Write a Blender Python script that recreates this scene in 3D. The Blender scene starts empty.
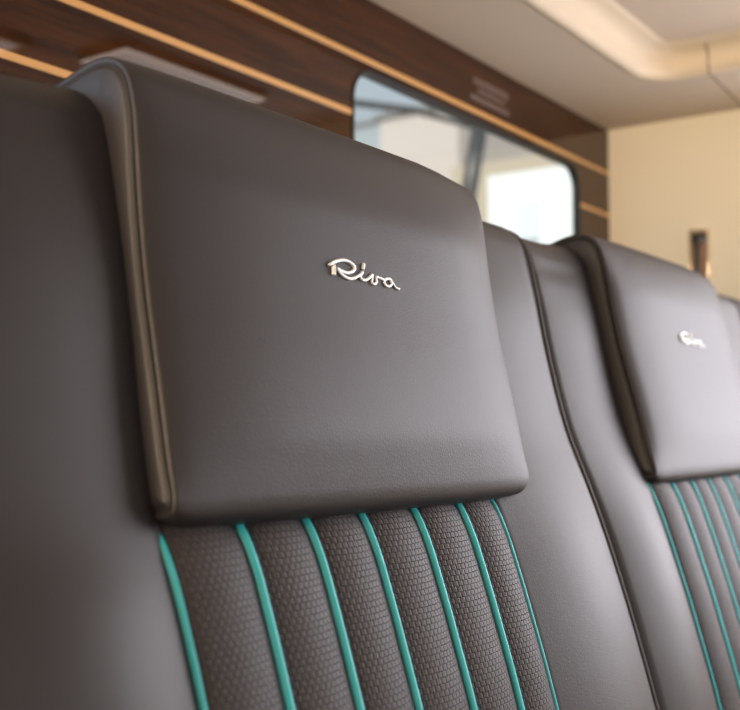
import bpy, bmesh, math, random
from mathutils import Vector
random.seed(4)
S = bpy.context.scene
C = S.collection
H = 1.1                      # eye height above the cabin floor

# ------------------------------------------------------------------ camera
cam_d = bpy.data.cameras.new('camera')
cam = bpy.data.objects.new('camera', cam_d); C.objects.link(cam)
cam.location = (0, 0, H)
YAW, PITCH = math.radians(35.077), math.radians(3.641)
fwd = Vector((math.cos(YAW)*math.cos(PITCH), math.sin(YAW)*math.cos(PITCH), math.sin(PITCH)))
cam.rotation_euler = fwd.to_track_quat('-Z', 'Y').to_euler()
cam_d.sensor_width = 36
cam_d.lens = 1100/740*36
cam_d.clip_start = 0.02
cam_d.clip_end = 300
cam_d.dof.use_dof = True
cam_d.dof.focus_distance = 0.775
cam_d.dof.aperture_fstop = 6.5
S.camera = cam

# ------------------------------------------------------------------ world, sun, daylight, exposure
S.view_settings.view_transform = 'Standard'
S.view_settings.look = 'None'
S.view_settings.exposure = 0.0
S.view_settings.gamma = 1.0
S.view_settings.use_curve_mapping = False
w = bpy.data.worlds.new('sky'); S.world = w; w.use_nodes = True
bg = w.node_tree.nodes['Background']
bg.inputs['Color'].default_value = (0.47, 0.54, 0.60, 1)
bg.inputs['Strength'].default_value = 1.15

def lamp(name, kind, loc, direction, energy, color, size=None, size_y=None):
    d = bpy.data.lights.new(name, kind); d.energy = energy; d.color = color
    if kind == 'AREA':
        d.shape = 'RECTANGLE'; d.size = size; d.size_y = size_y
    o = bpy.data.objects.new(name, d); C.objects.link(o)
    o.location = loc
    o.rotation_euler = Vector(direction).to_track_quat('-Z', 'Y').to_euler()
    return o
sun = lamp('sun', 'SUN', (-4, -3, 8), (0.80, 0.30, -0.52), 5.2, (1.0, 0.95, 0.88)); sun.data.angle = math.radians(1)
# daylight entering through the openings on the far side and the fore end of the cabin
lamp('daylight_side', 'AREA', (0.95, -1.62, H+0.05), (0, 1, 0.25), 5.5, (0.98, 0.93, 1.0), 1.9, 0.75)
lamp('daylight_fore', 'AREA', (2.12, -0.29, H+0.19), (-1, 0.05, 0.0), 20, (1.0, 0.945, 1.0), 1.22, 0.70)
lamp('warm_fill_aft', 'AREA', (-1.42, 0.36, H+0.14), (1, 0.0, 0.0), 58, (1.0, 0.78, 0.54), 0.80, 0.72)  # added warm fill, stands in for light bounced off the aft cabin interior

lamp('daylight_window', 'AREA', (-0.05, 0.90, H+0.25), (0.65, -0.7, -0.05), 3.0, (0.55, 0.75, 1.0), 0.9, 0.42)

# ------------------------------------------------------------------ materials
def mat(name, base, rough=0.5, spec=0.5, metal=0.0):
    m = bpy.data.materials.new(name); m.use_nodes = True
    b = m.node_tree.nodes['Principled BSDF']
    b.inputs['Base Color'].default_value = (*base, 1)
    b.inputs['Roughness'].default_value = rough
    b.inputs['Specular IOR Level'].default_value = spec
    b.inputs['Metallic'].default_value = metal
    return m, m.node_tree.nodes, m.node_tree.links, b

def bump(n, l, b, height, strength, dist, prev=None):
    k = n.new('ShaderNodeBump'); k.inputs['Strength'].default_value = strength
    k.inputs['Distance'].default_value = dist
    l.new(height, k.inputs['Height'])
    if prev: l.new(prev.outputs[0], k.inputs['Normal'])
    l.new(k.outputs[0], b.inputs['Normal'])
    return k

def leather(name, base, rough=0.5, spec=0.5, grain=420, depth=0.00018):
    m, n, l, b = mat(name, base, rough, spec)
    tc = n.new('ShaderNodeTexCoord')
    v = n.new('ShaderNodeTexVoronoi'); v.feature = 'DISTANCE_TO_EDGE'; v.inputs['Scale'].default_value = grain
    nz = n.new('ShaderNodeTexNoise'); nz.inputs['Scale'].default_value = 14; nz.inputs['Detail'].default_value = 3
    l.new(tc.outputs['Object'], v.inputs['Vector']); l.new(tc.outputs['Object'], nz.inputs['Vector'])
    k = bump(n, l, b, nz.outputs[0], 0.12, 0.004)
    bump(n, l, b, v.outputs['Distance'], 0.4, depth*2.2, k)
    return m

M = {}
M['leather'] = leather('charcoal leather', (0.0155, 0.0125, 0.0150))
M['leather_back'] = leather('charcoal leather backrest', (0.0145, 0.0118, 0.0140), 0.5)
M['welt'] = leather('charcoal leather welt', (0.05, 0.042, 0.038), 0.4)
M['teal'] = leather('teal leather piping', (0.028, 0.43, 0.49), 0.42, 0.5, 500, 0.0001)
M['thread'] = mat('dark thread', (0.012, 0.010, 0.010), 0.7)[0]
M['silver'] = mat('brushed silver', (0.84, 0.86, 0.86), 0.5, 0.5, 0.75)[0]

def weave_mat():
    m, n, l, b = mat('woven charcoal leather', (0.03, 0.026, 0.027), 0.55, 0.4)
    uv = n.new('ShaderNodeUVMap'); uv.uv_map = 'UVMap'
    nz = n.new('ShaderNodeTexNoise'); nz.inputs['Scale'].default_value = 60
    l.new(uv.outputs[0], nz.inputs['Vector'])
    ad = n.new('ShaderNodeVectorMath'); ad.operation = 'MULTIPLY_ADD'
    l.new(nz.outputs['Color'], ad.inputs[0]); ad.inputs[1].default_value = (0.0001, 0.0003, 0)
    sc = n.new('ShaderNodeVectorMath'); sc.operation = 'MULTIPLY'; sc.inputs[1].default_value = (0.36, 1, 1); l.new(uv.outputs[0], sc.inputs[0]); l.new(sc.outputs[0], ad.inputs[2])
    br = n.new('ShaderNodeTexBrick')
    br.offset = 0.5
    br.inputs['Scale'].default_value = 1.0
    br.inputs['Mortar Size'].default_value = 0.00036
    br.inputs['Mortar Smooth'].default_value = 0.9
    br.inputs['Brick Width'].default_value = 0.0018
    br.inputs['Row Height'].default_value = 0.0037
    br.inputs['Color1'].default_value = (0.038, 0.032, 0.035, 1)
    br.inputs['Color2'].default_value = (0.033, 0.028, 0.030, 1)
    br.inputs['Mortar'].default_value = (0.010, 0.008, 0.008, 1)
    l.new(ad.outputs[0], br.inputs['Vector'])
    l.new(br.outputs['Color'], b.inputs['Base Color'])
    inv = n.new('ShaderNodeMath'); inv.operation = 'SUBTRACT'; inv.inputs[0].default_value = 1.0
    l.new(br.outputs['Fac'], inv.inputs[1])
    bump(n, l, b, inv.outputs[0], 0.75, 0.0006)
    return m
M['weave'] = weave_mat()

def wood_mat():
    m, n, l, b = mat('varnished mahogany', (0.06, 0.02, 0.01), 0.6, 0.0)
    tc = n.new('ShaderNodeTexCoord')
    mp = n.new('ShaderNodeMapping'); mp.inputs['Scale'].default_value = (1.6, 1.0, 26)
    l.new(tc.outputs['Object'], mp.inputs['Vector'])
    nz = n.new('ShaderNodeTexNoise'); nz.inputs['Scale'].default_value = 3.2; nz.inputs['Detail'].default_value = 8; nz.inputs['Roughness'].default_value = 0.62
    l.new(mp.outputs[0], nz.inputs['Vector'])
    cr = n.new('ShaderNodeValToRGB')
    cr.color_ramp.elements[0].position = 0.33; cr.color_ramp.elements[0].color = (0.018, 0.005, 0.0015, 1)
    cr.color_ramp.elements[1].position = 0.72; cr.color_ramp.elements[1].color = (0.075, 0.024, 0.0065, 1)
    l.new(nz.outputs[0], cr.inputs[0]); l.new(cr.outputs[0], b.inputs['Base Color'])
    b.inputs['Coat Weight'].default_value = 1.0
    b.inputs['Coat Roughness'].default_value = 0.03
    b.inputs['Coat IOR'].default_value = 1.45
    return m
M['wood'] = wood_mat()
m, n, l, b = mat('pale maple inlay', (0.66, 0.36, 0.12), 0.3, 0.5)
b.inputs['Coat Weight'].default_value = 0.6; b.inputs['Coat Roughness'].default_value = 0.05
M['inlay'] = m

def soft_mat(name, base, rough, scale, depth):
    m, n, l, b = mat(name, base, rough, 0.3)
    tc = n.new('ShaderNodeTexCoord')
    nz = n.new('ShaderNodeTexNoise'); nz.inputs['Scale'].default_value = scale; nz.inputs['Detail'].default_value = 6
    l.new(tc.outputs['Object'], nz.inputs['Vector'])
    bump(n, l, b, nz.outputs[0], 0.4, depth)
    return m
M['headliner'] = soft_mat('beige suede headliner', (0.61, 0.51, 0.41), 0.75, 240, 0.0006)
M['coving'] = soft_mat('cream leather coving', (0.72, 0.60, 0.45), 0.6, 240, 0.0004)
M['cream'] = soft_mat('cream leather wall', (0.86, 0.775, 0.60), 0.55, 160, 0.0008)
M['seam'] = mat('dark seam', (0.24, 0.18, 0.13), 0.8)[0]
M['floor'] = soft_mat('teak floor', (0.07, 0.045, 0.028), 0.5, 30, 0.0005)
M['rubber'] = mat('black rubber', (0.006, 0.006, 0.006), 0.5)[0]
M['chrome'] = mat('polished chrome', (0.75, 0.62, 0.45), 0.12, 0.5, 1.0)[0]
M['dark'] = mat('black plastic', (0.008, 0.010, 0.014), 0.3)[0]
M['bronze'] = mat('tan leather', (0.30, 0.17, 0.09), 0.4)[0]
M['pale_marks'] = mat('pale row marking', (0.15, 0.10, 0.085), 0.5)[0]

def glass_mat():
    m = bpy.data.materials.new('tinted window glass'); m.use_nodes = True
    n, l = m.node_tree.nodes, m.node_tree.links
    n.clear()
    out = n.new('ShaderNodeOutputMaterial')
    tr = n.new('ShaderNodeBsdfTransparent'); tr.inputs[0].default_value = (0.92, 0.94, 0.94, 1)
    gl = n.new('ShaderNodeBsdfGlossy'); gl.inputs['Roughness'].default_value = 0.0
    fr = n.new('ShaderNodeFresnel'); fr.inputs[0].default_value = 1.45
    mx = n.new('ShaderNodeMixShader')
    ge = n.new('ShaderNodeNewGeometry'); iv = n.new('ShaderNodeMath'); iv.operation = 'SUBTRACT'; iv.inputs[0].default_value = 1.0
    l.new(ge.outputs['Backfacing'], iv.inputs[1])
    mu = n.new('ShaderNodeMath'); mu.operation = 'MULTIPLY'; l.new(fr.outputs[0], mu.inputs[0]); l.new(iv.outputs[0], mu.inputs[1])
    l.new(mu.outputs[0], mx.inputs[0]); l.new(tr.outputs[0], mx.inputs[1]); l.new(gl.outputs[0], mx.inputs[2])
    l.new(mx.outputs[0], out.inputs[0])
    return m
M['glass'] = glass_mat()

def emit(name, col, st):
    m, n, l, b = mat(name, (0.8, 0.8, 0.8), 0.5)
    b.inputs['Emission Color'].default_value = (*col, 1)
    b.inputs['Emission Strength'].default_value = st
    return m
M['light'] = emit('ceiling light diffuser', (1.0, 0.87, 0.80), 2.6)
M['paint_white'] = mat('white render', (0.72, 0.76, 0.77), 0.6)[0]
M['paint_blue'] = mat('pale blue shutter', (0.64, 0.70, 0.74), 0.6)[0]
M['paint_beige'] = mat('beige render', (0.50, 0.445, 0.41), 0.8)[0]
M['paint_tan'] = mat('tan render', (0.42, 0.36, 0.28), 0.8)[0]
M['roof_dark'] = mat('dark slate', (0.22, 0.23, 0.235), 0.7)[0]
M['paint_grey'] = mat('blue grey render', (0.30, 0.34, 0.36), 0.8)[0]
M['steel'] = mat('dark painted steel', (0.035, 0.04, 0.045), 0.4)[0]
M['quay'] = soft_mat('concrete quay', (0.32, 0.30, 0.27), 0.9, 8, 0.004)

# ------------------------------------------------------------------ mesh helpers
def finish(name, bm, material, parent=None, smooth=True, loc=None):
    bmesh.ops.recalc_face_normals(bm, faces=bm.faces)
    me = bpy.data.meshes.new(name)
    for f in bm.faces: f.smooth = smooth
    bm.to_mesh(me); bm.free()
    me.materials.append(material)
    o = bpy.data.objects.new(name, me); C.objects.link(o)
    if parent: o.parent = parent
    if loc: o.location = loc
    return o

def tag(o, label=None, cat=None, group=None, kind=None):
    if label: o['label'] = label
    if cat: o['category'] = cat
    if group: o['group'] = group
    if kind: o['kind'] = kind
    return o

def empty(name, loc, label=None, cat=None, group=None):
    o = bpy.data.objects.new(name, None); C.objects.link(o); o.location = loc
    o.empty_display_size = 0.05
    return tag(o, label, cat, group)

def box(bm, x0, x1, y0, y1, z0, z1, bev=0.0):
    t = bmesh.new()
    bmesh.ops.create_cube(t, size=1)
    for v in t.verts:
        v.co = Vector((x0+(v.co.x+.5)*(x1-x0), y0+(v.co.y+.5)*(y1-y0), z0+(v.co.z+.5)*(z1-z0)))
    if bev:
        bmesh.ops.bevel(t, geom=t.edges[:], offset=bev, segments=3, affect='EDGES', profile=0.5)
    me = bpy.data.meshes.new('t'); t.to_mesh(me); t.free(); bm.from_mesh(me); bpy.data.meshes.remove(me)
    return bm

def boxobj(name, a, material, parent=None, bev=0.0, smooth=False):
    return finish(name, box(bmesh.new(), *a, bev), material, parent, smooth)

def tube(bm, pts, r, seg=10, closed=False):
    """round tube along a list of Vectors; r is a number or one per point"""
    pts = [Vector(p) for p in pts]; N = len(pts)
    rs = r if isinstance(r, (list, tuple)) else [r]*N
    rings = []; up = None
    for i, p in enumerate(pts):
        a = pts[i-1] if (i > 0 or closed) else p
        c = pts[(i+1) % N] if (i < N-1 or closed) else p
        t = (c-a).normalized()
        if up is None:
            up = Vector((0, 0, 1)) if abs(t.z) < 0.8 else Vector((0, 1, 0))
        s = t.cross(up).normalized(); up = s.cross(t).normalized()
        rings.append([bm.verts.new(p + (s*math.cos(q)+up*math.sin(q))*rs[i]) for q in [2*math.pi*k/seg for k in range(seg)]])
    for i in range(N if closed else N-1):
        A, B = rings[i], rings[(i+1) % N]
        for k in range(seg):
            bm.faces.new((A[k], A[(k+1) % seg], B[(k+1) % seg], B[k]))
    if not closed:
        bm.faces.new(rings[0][::-1]); bm.faces.new(rings[-1])
    return bm

def catmull(pts, n, closed=False):
    """resample a polyline (tuples) smoothly, n points per span"""
    P = [Vector(p) for p in pts]; N = len(P); out = []
    for i in range(N if closed else N-1):
        p0 = P[i-1] if (i > 0 or closed) else P[i]*2-P[i+1]
        p1, p2 = P[i], P[(i+1) % N]
        p3 = P[(i+2) % N] if (i+2 < N or closed) else p2*2-p1
        for k in range(n):
            t = k/n
            out.append(0.5*((2*p1)+(p2-p0)*t+(2*p0-5*p1+4*p2-p3)*t*t+(3*p1-p0-3*p2+p3)*t**3))
    if not closed: out.append(P[-1].copy())
    return out

def lerp(tab, x):
    if x <= tab[0][0]: return tab[0][1]
    for (a, u), (b, v) in zip(tab, tab[1:]):
        if x <= b: return u+(v-u)*(x-a)/(b-a)
    return tab[-1][1]

def smoothstep(a, b, x):
    t = min(1, max(0, (x-a)/(b-a))); return t*t*(3-2*t)

# ------------------------------------------------------------------ the cabin (heights below are relative to the eye, + H)
XE, YW, ZC = 2.033, 0.85, 0.5835          # fore end wall, hull-side wall, lowered ceiling
XA, YS = -1.35, -1.55                     # aft end, far side
def struct(o): o['kind'] = 'structure'; return o

struct(boxobj('floor', (XA-.05, XE+.05, YS-.05, YW+.05, -0.06, 0), M['floor']))

def rounded_rect(x0, x1, z0, z1, r, seg=10):
    pts = []
    for cx, cz, a in ((x1-r, z1-r, 0), (x0+r, z1-r, 90), (x0+r, z0+r, 180), (x1-r, z0+r, 270)):
        for k in range(seg+1):
            q = math.radians(a+90*k/seg); pts.append((cx+r*math.cos(q), cz+r*math.sin(q)))
    return pts

def pierced_slab(name, axis, rect, holes, d0, d1, material):
    """slab with holes. axis 'y': rect in (x,z), depth along y; axis 'x': rect in (y,z); axis 'z': rect in (x,y)"""
    bm = bmesh.new()
    def P(u, v, d):
        return {'y': (u, d, v), 'x': (d, u, v), 'z': (u, v, d)}[axis]
    x0, x1, z0, z1 = rect
    loops = [[(x0, z0), (x1, z0), (x1, z1), (x0, z1)]] + holes
    edges = []; allv = []
    for L in loops:
        vs = [bm.verts.new(P(u, v, d0)) for u, v in L]
        allv.append(vs)
        edges += [bm.edges.new((vs[i], vs[(i+1) % len(vs)])) for i in range(len(vs))]
    bmesh.ops.triangle_fill(bm, edges=edges, use_beauty=True)
    ext = bmesh.ops.extrude_face_region(bm, geom=bm.faces[:])
    off = Vector(P(0, 0, d1))-Vector(P(0, 0, d0))
    for g in ext['geom']:
        if isinstance(g, bmesh.types.BMVert): g.co += off
    return finish(name, bm, material, smooth=False)

# hull-side wall of varnished wood with the window
WX0, WX1, WZ0, WZ1, WR = 1.168, 1.894, H+0.02, H+0.4835, 0.045
win = rounded_rect(WX0, WX1, WZ0, WZ1, WR)
rearwin = rounded_rect(-0.55, 0.44, WZ0, WZ1, WR)
struct(pierced_slab('wall_back', 'y', (XA, XE, 0, H+ZC+.12), [win, rearwin], YW, YW+0.010, M['wood']))
def window(name, loop, x0, x1):
    f = bmesh.new()
    tube(f, [(u, YW+0.004, v) for u, v in loop], 0.0035, 8, True)
    inner = rounded_rect(x0+.006, x1-.006, WZ0+.006, WZ1-.006, WR-.006)
    # reveal lining: a rubber band through the wall thickness
    A = [f.verts.new((u, YW-0.002, v)) for u, v in loop]; B = [f.verts.new((u, YW+0.012, v)) for u, v in loop]
    Ci = [f.verts.new((u, YW-0.002, v)) for u, v in rounded_rect(x0+.004, x1-.004, WZ0+.004, WZ1-.004, WR-.004)]
    D = [f.verts.new((u, YW+0.012, v)) for u, v in inner]
    N = len(loop)
    for i in range(N):
        j = (i+1) % N
        f.faces.new((A[i], A[j], Ci[j], Ci[i])); f.faces.new((Ci[i], Ci[j], D[j], D[i])); f.faces.new((D[i], D[j], B[j], B[i])); f.faces.new((B[i], B[j], A[j], A[i]))
    fr = struct(finish(name, f, M['rubber']))
    g = bmesh.new()
    va = [g.verts.new((u, YW+0.004, v)) for u, v in loop]; g.faces.new(va)
    ext = bmesh.ops.extrude_face_region(g, geom=g.faces[:])
    for e in ext['geom']:
        if isinstance(e, bmesh.types.BMVert): e.co.y += 0.005
    finish('pane', g, M['glass'], fr, False)
    return fr
window('window_1', win, WX0, WX1)
window('window_2', rearwin, -0.55, 0.44)

# pale inlaid strips
def strip(k, x0, x1, z, h=0.0080):
    struct(boxobj('trim_%d' % k, (x0, x1, YW-0.0006, YW+0.01, H+z-h/2, H+z+h/2), M['inlay']))
strip(1, XA, XE, 0.4965)
strip(2, 0.47, WX0-0.001, 0.4165); strip(3, WX1+0.001, XE, 0.4125)
strip(4, 0.47, WX0-0.001, 0.3420); strip(5, WX1+0.001, XE, 0.3420)

# pale marking on the wood above the window: rows of small blocks
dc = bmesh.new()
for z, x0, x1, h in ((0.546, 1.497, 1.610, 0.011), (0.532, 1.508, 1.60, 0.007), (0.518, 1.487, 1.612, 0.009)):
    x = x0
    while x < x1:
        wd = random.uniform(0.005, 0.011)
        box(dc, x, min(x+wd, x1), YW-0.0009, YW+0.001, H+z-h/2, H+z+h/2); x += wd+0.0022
tag(finish('row_marking', dc, M['pale_marks'], smooth=False), 'small pale marking in blurred rows on the dark wood above the window', 'marking')

# fore end wall, far side wall, aft wall (with their openings)
foreopen = rounded_rect(-0.92, 0.35, H-0.18, H+0.56, 0.06)
struct(pierced_slab('wall_right', 'x', (YS, YW+0.035, 0, H+ZC+.12), [foreopen], XE, XE+0.05, M['cream']))
sideopen = rounded_rect(-0.05, 1.92, H-0.35, H+0.45, 0.06)
struct(pierced_slab('wall_front', 'y', (XA, XE, 0, H+ZC+.12), [sideopen], YS-0.05, YS, M['cream']))
aftopen = rounded_rect(-0.06, 0.78, H-0.21, H+0.53, 0.06)
struct(pierced_slab('wall_left', 'x', (YS, YW+0.035, 0, H+ZC+.12), [aftopen], XA-0.05, XA, M['wood']))

# lowered ceiling with the raised well and its rolled cream edge
CX0, CX1, CY0, CY1, CR = -0.9, 1.795, -1.25, 0.676, 0.075
well = rounded_rect(CX0, CX1, CY0, CY1, CR, 14)
struct(pierced_slab('ceiling', 'z', (XA, XE, YS, YW), [well], H+ZC, H+ZC+0.01, M['headliner']))
rim = bmesh.new(); prof = [(-0.004, 0.006), (-0.002, -0.001), (0.004, -0.003), (0.011, 0.0), (0.016, 0.008), (0.018, 0.017), (0.0195, 0.026), (0.024, 0.034), (0.032, 0.040), (0.042, 0.044), (0.055, 0.0462), (0.055, 0.06), (-0.004, 0.06)]
rings = [[rim.verts.new((u, v, H+ZC+dz)) for u, v in rounded_rect(CX0+o, CX1-o, CY0+o, CY1-o, max(CR-o, 0.004), 14)] for o, dz in prof]
for A, B in zip(rings, rings[1:]+rings[:1]):
    for i in range(len(A)):
        j = (i+1) % len(A); rim.faces.new((A[i], A[j], B[j], B[i]))
struct(finish('trim_6', rim, M['coving']))
struct(boxobj('ceiling_well', (CX0-.02, CX1+.02, CY0-.02, CY1+.02, H+ZC+0.046, H+ZC+0.065), M['headliner']))
sm = bmesh.new()
tube(sm, [(CX1-0.034, 0.565, H+ZC+0.040), (CX1-0.0195, 0.566, H+ZC+0.027), (CX1-0.0155, 0.567, H+ZC+0.008), (CX1-0.009, 0.568, H+ZC-0.0012), (CX1, 0.569, H+ZC-0.0028), (CX1+0.01, 0.570, H+ZC-0.0004), (CX1+0.08, 0.574, H+ZC), (CX1+0.16, 0.578, H+ZC), (XE, 0.582, H+ZC)], 0.0016, 6)
struct(finish('trim_7', sm, M['seam']))

# flat ceiling lights up in the well (seen mirrored in the varnish)
def ceiling_light(x0, x1, y0, y1, label):
    zt = H+ZC+0.046
    r = empty('ceiling_light', ((x0+x1)/2, (y0+y1)/2, zt-0.012), label, 'light', 'ceiling lights')
    a, b_ = (x1-x0)/2, (y1-y0)/2
    f = bmesh.new()
    for q in ((-a-.012, a+.012, b_, b_+.012), (-a-.012, a+.012, -b_-.012, -b_), (-a-.012, -a, -b_, b_), (a, a+.012, -b_, b_)):
        box(f, *q, 0, 0.013)
    finish('frame', f, M['chrome'], r, False)
    finish('diffuser', box(bmesh.new(), -a, a, -b_, b_, 0.002, 0.013), M['light'], r, False)
ceiling_light(1.23, 1.56, 0.25, 0.345, 'slim flat ceiling light nearer the cream end wall')
ceiling_light(0.77, 1.117, 0.12, 0.22, 'slim flat ceiling light above the first seat')

# recessed latch plate in the cream end wall
la = empty('wall_latch', (XE-0.002, 0.671, H+0.315), 'small upright chrome edged recess with a dark bar on the cream end wall', 'latch')
b_ = bmesh.new(); LW, LH = 0.0185, 0.052
for q in ((-LW, -LW+.003, -LH, LH), (LW-.003, LW, -LH, LH), (-LW, LW, LH-.003, LH), (-LW, LW, -LH, -LH+.003)):
    box(b_, -0.004, 0.004, q[0], q[1], q[2], q[3], 0.0012)
finish('bezel', b_, M['chrome'], la)
finish('backplate', box(bmesh.new(), -0.001, 0.003, -LW+.004, LW-.004, -LH+.004, LH-.004), M['bronze'], la, False)
finish('catch', box(bmesh.new(), -0.005, 0.001, -LW+.005, LW-.005, LH-.026, LH-.008, 0.002), M['dark'], la)
finish('bar_handle', box(bmesh.new(), -0.010, 0.001, -0.001, 0.007, -LH+.008, LH-.012, 0.002), M['dark'], la)

# ------------------------------------------------------------------ the seats
PITCH_X = 0.6686
FRONT_LOW = [(-0.62, 0.285), (-0.40, 0.312), (-0.245, 0.350), (-0.17, 0.3715), (-0.12, 0.3875), (-0.085, 0.3995), (-0.05, 0.413)]
FRONT_A = [(0.0, 0.4240), (0.065, 0.4345), (0.12, 0.4452), (0.16, 0.4530)]
FRONT_B = [(0.0, 0.4330), (0.065, 0.4500), (0.12, 0.4610), (0.16, 0.4685)]
def base_front(z, k):
    A = FRONT_LOW+FRONT_A; B = FRONT_LOW+FRONT_B
    return lerp(A, z)*(1-k)+lerp(B, z)*k

def base_profile(k):
    zs = [-0.62, -0.52, -0.40, -0.31, -0.245, -0.17, -0.12, -0.085, -0.05, 0.0, 0.065, 0.12]
    pts = [(base_front(z, k), z) for z in zs]
    d = base_front(0.16, k)-0.453
    pts += [(0.4545+d, 0.160), (0.4615+d*.9, 0.1735), (0.474+d*.7, 0.1835), (0.491+d*.4, 0.1895), (0.515, 0.192), (0.56, 0.190), (0.60, 0.183), (0.625, 0.166), (0.635, 0.13), (0.638, 0.0), (0.638, -0.3), (0.638, -0.58), (0.62, -0.62), (0.45, -0.63)]
    return pts

HW = 0.3343                 # half module width
IL, IR = -0.1957, 0.150     # teal borders of the insert, from the module centre
PIPES = [-0.1957, -0.1367, -0.0787, -0.0222, 0.0383, 0.0983, 0.1503]

def loft(stations, prof_of, closed=True, caps=True):
    bm = bmesh.new(); rings = []
    for st in stations:
        rings.append([bm.verts.new(c) for c in prof_of(st)])
    n = len(rings[0])
    for A, B in zip(rings, rings[1:]):
        for i in range(n if closed else n-1):
            j = (i+1) % n
            bm.faces.new((A[i], A[j], B[j], B[i]))
    if caps:
        bm.faces.new(rings[0]); bm.faces.new(rings[-1][::-1])
    return bm

def normals2d(P, closed=True):
    out = []
    for i in range(len(P)):
        a = P[i-1] if (i > 0 or closed) else P[i]
        c = P[(i+1) % len(P)] if (i < len(P)-1 or closed) else P[i]
        t = (c-a).normalized()
        out.append(Vector((-t.y, t.x)))     # outwards for a profile that climbs the front and goes back over the top
    return out

def make_seat(xc, kfun, lean, drop, wide, label):
    ROOT = Vector((xc, 0.45, 0))
    root = empty('boat_seat', ROOT, label, 'seat', 'row of charcoal leather seats')
    def L(x, y, z): return (x, y-ROOT.y, z+H)      # x is already measured from the module centre

    # --- backrest: lofted side to side, puffed bolsters, rolled edges
    xs = []
    e = 0.011
    for k in range(9): xs.append((-HW+0.002)+e*(1-math.cos(math.pi/2*k/8)))
    nmid = 44
    for k in range(1, nmid): xs.append(-HW+0.002+e+(2*HW-0.004-2*e)*k/nmid)
    for k in range(9): xs.append(HW-0.002-e*(1-math.sin(math.pi/2*k/8))) if k else xs.append(HW-0.002-e)
    xs = sorted(xs+[IL, IL+0.002, IL+0.004, IR-0.004, IR-0.002, IR])
    def swell(x, z):
        f = 0.0
        if x < IL: t = (IL-x)/(IL+HW)
        elif x > IR: t = (x-IR)/(HW-IR)
        else: return -0.012*smoothstep(0.0, 0.004, min(x-IL, IR-x))*smoothstep(-0.02, -0.035, z)
        f = 0.013*math.sin(math.pi*min(1, t))
        return f*(1-0.55*smoothstep(-0.12, -0.02, z))*(1-smoothstep(0.08, 0.165, z))
    def ring(x):
        k = kfun(x)
        P = catmull([(a, b) for a, b in base_profile(k)], 4, True)
        Nn = normals2d(P)
        d = min(x+HW-0.002, HW-0.002-x)
        ins = 0.0
        if d < e: ins = -e*0.8*(1-math.sqrt(max(0, 1-(1-d/e)**2)))
        out = []
        for p, nn in zip(P, Nn):
            o = ins + (swell(x, p.y) if p.x < 0.5 else 0)
            q = p+nn*o
            out.append(L(x, q.x, q.y-(0.005*(1-smoothstep(-0.27, -0.18, x)) if q.y > 0.15 else 0)))
        return out
    back = finish('backrest', loft(xs, ring), M['leather_back'], root)
    # seam welts along both rolled edges of the backrest
    for sx in (-1, 1):
        x = sx*(HW-0.0045)
        k = kfun(x); P = catmull(base_profile(k), 4, True)[:72]; Nn = normals2d(P, False)
        pts = [L(x, (p+q*(-0.0035)).x, (p+q*(-0.0035)).y) for p, q in zip(P, Nn)][1:-1]
        finish('welt', tube(bmesh.new(), pts, 0.0026, 8), M['welt'], back)

    # --- insert of woven leather between the teal pipings
    zs = [-0.028-0.0055*i for i in range(12)]+[-0.095-0.013*i for i in range(36)]
    xs2 = []
    for a, b_ in zip(PIPES, PIPES[1:]):
        for i in range(10): xs2.append((a+(b_-a)*i/10, i/10, a))
    xs2.append((PIPES[-1], 0.0, PIPES[-1]))
    bm = bmesh.new(); uvl = bm.loops.layers.uv.new('UVMap')
    grid = []; UV = {}
    arc = 0
    for r_, z in enumerate(zs):
        if r_: arc += math.hypot(zs[r_]-zs[r_-1], base_front(zs[r_], 0)-base_front(zs[r_-1], 0))
        row = []
        for x, t, a in xs2:
            y = base_front(z, kfun(x)) - 0.0015 - 0.0080*max(0, math.sin(math.pi*t))**0.7
            y += 0.006*math.exp(-max(0, -0.053-z)/0.010)
            v = bm.verts.new(L(x, y, z)); row.append(v); UV[v] = (x, -arc)
        grid.append(row)
    for A, B in zip(grid, grid[1:]):
        for i in range(len(A)-1):
            f = bm.faces.new((A[i], A[i+1], B[i+1], B[i]))
            for lp in f.loops: lp[uvl].uv = UV[lp.vert]
    ext = bmesh.ops.extrude_face_region(bm, geom=bm.faces[:])
    for g in ext['geom']:
        if isinstance(g, bmesh.types.BMVert): g.co.y += 0.010
    ins = finish('insert_panel', bm, M['weave'], root)
    tag(ins, 'woven charcoal leather panel in upright padded channels')
    for i, x in enumerate(PIPES):
        r = 0.0033 if 0 < i < 6 else 0.0023
        pts = []
        for z in zs[(5 if i == 0 else 2):]:
            y = base_front(z, kfun(x)) - (0.0038 if 0 < i < 6 else 0.0014 if i == 0 else 0.0026) + 0.006*math.exp(-max(0, -0.053-z)/0.010)
            pts.append(L(x, y, z))
        p = finish('piping', tube(bmesh.new(), pts, r, 10), M['teal'], ins)
        tag(p, 'teal leather piping')

    # --- headrest: boxed cushion with a stitched seam round its face, wrapping over the top
    WELT = [(0.470, -0.050), (0.440, -0.0515), (0.420, -0.0515), (0.4075, -0.0505), (0.4015, -0.0475), (0.3998, -0.041), (0.4010, -0.032), (0.4055, -0.0126), (0.4133, 0.028),
            (0.4225, 0.075), (0.4283, 0.118), (0.4312, 0.150), (0.4333, 0.1700), (0.4378, 0.1870), (0.4463, 0.1970), (0.4588, 0.2010), (0.4755, 0.1992), (0.4945, 0.1935), (0.520, 0.188), (0.545, 0.180)]
    def sh(p): return Vector((p[0]+lean*max(0, p[1]+0.05), p[1]))
    P = catmull([sh(p) for p in WELT], 5); Nn = normals2d(P, False)
    c0, c1 = -0.1975, 0.1935+wide
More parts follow.
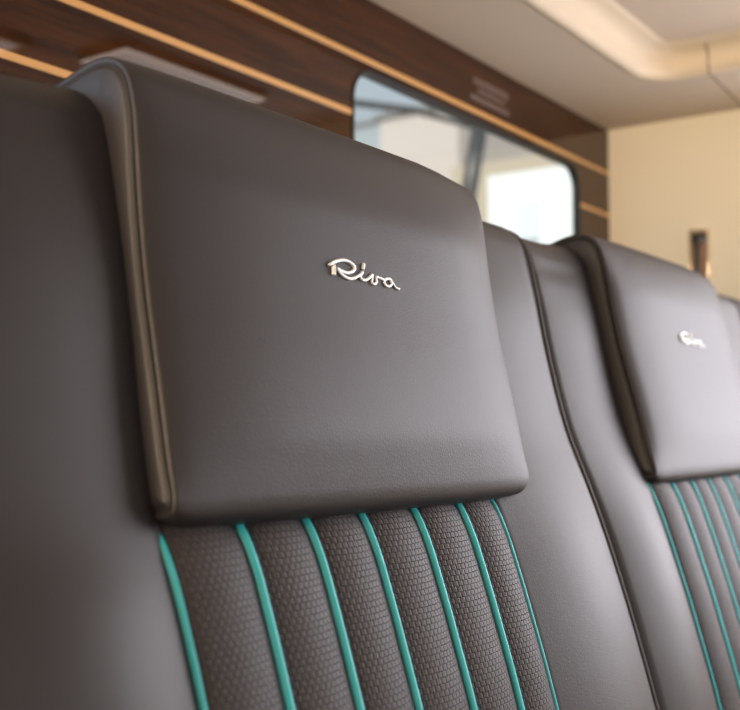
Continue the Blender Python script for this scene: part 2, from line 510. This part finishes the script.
    # across: (distance from the side, forward offset)
    half = [(0.0, -0.045), (-0.0005, -0.018), (-0.0006, -0.0078), (0.0003, -0.0054), (0.0021, -0.0045), (0.0015, -0.0034), (0.0007, -0.0018), (0.0012, 0.0), (0.0030, 0.0012), (0.0055, 0.0024), (0.0085, 0.0038), (0.0125, 0.0052), (0.02, 0.0068), (0.032, 0.0086), (0.045, 0.0102),
            (0.062, 0.0118), (0.09, 0.0132), (0.13, 0.0140), (0.165, 0.0144)]
    half = [(a, b_ if b_ < 0.0035 else b_) for a, b_ in half]
    st = [(c0+a, b_) for a, b_ in half]+[((c0+c1)/2, 0.0145)]+[(c1-a, b_) for a, b_ in reversed(half)]
    P0 = catmull(WELT, 5)
    W = []
    for p in P0:
        if p.x < 0.44 and p.y < 0.05: W.append(0.28+0.72*smoothstep(-0.050, 0.0, p.y))
        elif p.x < 0.455: W.append(1-0.85*smoothstep(0.130, 0.196, p.y))
        else: W.append(0.15)
    def rlean(x, p):
        return 0.040*smoothstep(0.10, 0.193, x-wide)*max(0, p.y+0.02)*(1-smoothstep(0.45, 0.50, p.x)) if p.x < 0.5 else 0
    def hring(s):
        x, d = s
        d_edge = min(x-c0, c1-x)
        out = []
        for p, nn, wt in zip(P, Nn, W):
            o = d*wt if d > 0 else d
            q = p+nn*o
            q.x += rlean(x, p)
            z = q.y
            if z < -0.02 and d_edge < 0.012:      # rounded lower corners
                z += 0.004*(1-d_edge/0.012)**2*smoothstep(-0.02, -0.05, z)
            z -= (drop[0]+(drop[1]-drop[0])*(x-c0)/(c1-c0))*(1-smoothstep(-0.05, 0.04, q.y))
            out.append(L(x, q.x, z))
        return out
    head = finish('headrest', loft(st, hring, closed=False, caps=False), M['leather'], root)
    for cx in (c0+0.0016, c1-0.0016):
        pts = [L(cx, (p+q*(-0.0043)).x+rlean(cx, p), (p+q*(-0.0043)).y + (0.004*smoothstep(-0.02, -0.05, p.y) if p.y < -0.02 else 0)) for p, q in zip(P, Nn)][4:-6]
        finish('seam', tube(bmesh.new(), pts, 0.0007, 6), M['thread'], head)

    # --- silver script badge "Riva" on the headrest
    STR = [([(-35.4, 6.9), (-35.6, 3.8), (-36.2, 0.4)], 1.5),
           ([(-39.9, 6.1), (-34.9, 8.7), (-26.9, 10.9), (-19.1, 11.1), (-13.8, 9.2), (-13.0, 6.9), (-16.7, 4.5), (-22.4, 3.4), (-28.2, 3.9), (-32.1, 5.2)], 1.15),
           ([(-32.1, 5.2), (-28.9, 2.2), (-24.3, 0.4), (-19.1, -0.2), (-13.1, 1.3), (-7.8, 3.6), (-4.4, 6.0)], 1.1),
           ([(-4.4, 6.0), (-7.1, 3.1), (-6.0, 0.8), (-1.9, 0.9), (2.5, 2.8), (6.6, 5.4)], 1.15),
           ([(-2.0, 11.6), (-3.6, 7.6)], 1.3),
           ([(6.9, 5.6), (5.8, 2.5), (5.5, -0.1), (8.0, -0.8), (10.8, 1.3), (10.6, 4.3), (15.1, 4.0), (20.1, 3.4)], 1.0),
           ([(26.9, 4.8), (22.2, 4.2), (19.9, 1.6), (21.5, -0.3), (25.1, -0.5), (28.4, 1.4), (28.1, 4.1), (26.9, 4.8)], 1.0),
           ([(27.3, 4.5), (30.4, 1.9), (33.2, -0.4), (37.4, -1.2)], 0.9)]
    mid = [(p+q*0.0144*wt) for p, q, wt in zip(P, Nn, W)]
    tab = sorted([(m_.y, m_.x) for m_ in mid if -0.03 < m_.y < 0.16 and m_.x < 0.47])
    bb = bmesh.new()
    for pts, r in STR:
        q = catmull(pts, 6) if len(pts) > 2 else catmull([pts[0], ((pts[0][0]+pts[1][0])/2, (pts[0][1]+pts[1][1])/2), pts[1]], 6)
        P3 = []
        for p in q:
            x = (-15.0+p.x)/1000; z = 0.093+p.y/1000
            P3.append(L(x, lerp(tab, z)-0.0006, z))
        tube(bb, P3, r/1000*1.0, 10)
    tag(finish('badge', bb, M['silver'], head), 'raised silver script badge reading Riva')

    # --- seat cushion and plinth below (out of the picture, carry the backrest)
    finish('seat_cushion', box(bmesh.new(), -HW+.004, HW-.004, -0.62, 0.0, 0.40, 0.56, 0.03), M['leather'], root)
    finish('plinth', box(bmesh.new(), -HW+.004, HW-.004, -0.55, 0.188, 0.0, 0.47, 0.005), M['wood'], root, False)
    return root

X1 = 0.5957
make_seat(X1, lambda x: smoothstep(-0.19, 0.22, x), 0.0, (0.0, 0.003), 0.0, 'nearest charcoal leather seat, its silver script badge in sharp focus')
make_seat(X1+PITCH_X, lambda x: 1.0, 0.085, (0.007, 0.005), 0.007, 'second charcoal leather seat, blurred, beyond the nearest one')

# the narrow filler between the second seat and the end wall
fx0, fx1 = X1+1.5*PITCH_X+0.003, XE-0.004
rt = empty('corner_cushion', ((fx0+fx1)/2, 0.45, 0), 'dark leather corner cushion past the second seat, mostly cut off at right edge', 'cushion')
a = (fx1-fx0)/2; e = 0.011
xs = [-a+e*(1-math.cos(math.pi/2*k/8)) for k in range(9)]+[-a+e+(2*a-2*e)*k/14 for k in range(1, 14)]+[a-e*(1-math.sin(math.pi/2*k/8)) for k in range(9)]
def fring(x):
    P = catmull(base_profile(1.0), 4, True); Nn = normals2d(P)
    d = min(x+a, a-x); ins = -e*0.8*(1-math.sqrt(max(0, 1-(1-d/e)**2))) if d < e else 0
    return [(x, (p+q*ins).x-0.45, (p+q*ins).y+H) for p, q in zip(P, Nn)]
finish('backrest', loft(xs, fring), M['leather_back'], rt)
finish('seat_cushion', box(bmesh.new(), -a, a, -0.62, 0.0, 0.40, 0.56, 0.03), M['leather'], rt)
finish('plinth', box(bmesh.new(), -a, a, -0.55, 0.188, 0.0, 0.47, 0.005), M['wood'], rt, False)

# ------------------------------------------------------------------ outside the window
G = -0.6
struct(boxobj('ground', (-8, 26, 1.6, 30, G-0.2, G), M['quay']))
def building(label, x0, x1, y0, y1, top, wallm, roofm, wins=(), name='building', roof=True):
    r = empty(name, (x0, (y0+y1)/2, G), label, 'building')
    hh = top+H-G; d = (y1-y0)/2
    finish('wall', box(bmesh.new(), 0, x1-x0, -d, d, 0, hh), wallm, r, False)
    if roof:
        finish('roof', box(bmesh.new(), -0.06, x1-x0+.06, -d-.06, d+.06, hh, hh+0.07, 0.01), roofm, r, False)
    for (wy0, wy1, wz0, wz1) in wins:
        f = finish('window_frame', box(bmesh.new(), -0.03, 0.05, wy0-(y0+y1)/2, wy1-(y0+y1)/2, wz0+H-G, wz1+H-G, 0.01), M['paint_blue'], r, False)
    return r
building('bright white sunlit building seen low through the right of the window', 6.0, 9.0, 1.2, 3.31, 1.555, M['paint_white'], M['paint_white'], [(2.95, 3.10, 1.12, 1.38)], roof=False)
building('tall beige building behind the thin dark post outside the window', 11.5, 15.0, 6.75, 7.92, 3.93, M['paint_beige'], M['roof_dark'])
building('low tan building rising just above the bright white one', 11.0, 14.5, 4.6, 6.55, 3.02, M['paint_tan'], M['paint_tan'], roof=False)
building('blue grey building with dark eaves at the far left of the window', 16.0, 19.0, 11.0, 13.2, 5.42, M['paint_grey'], M['roof_dark'])
po = empty('mooring_post', (4.0, 2.34, G), 'thin dark leaning post with an angled arm outside the window', 'post')
finish('pole', tube(bmesh.new(), [(0, 0.21, 0), (0, -0.04, H-G+0.97), (0, -0.10, H-G+1.27)], 0.035, 12), M['steel'], po)
finish('arm', tube(bmesh.new(), [(0, -0.10, H-G+1.25), (0, 0.22, H-G+1.375), (0, 0.6, H-G+1.48)], 0.017, 10), M['steel'], po)
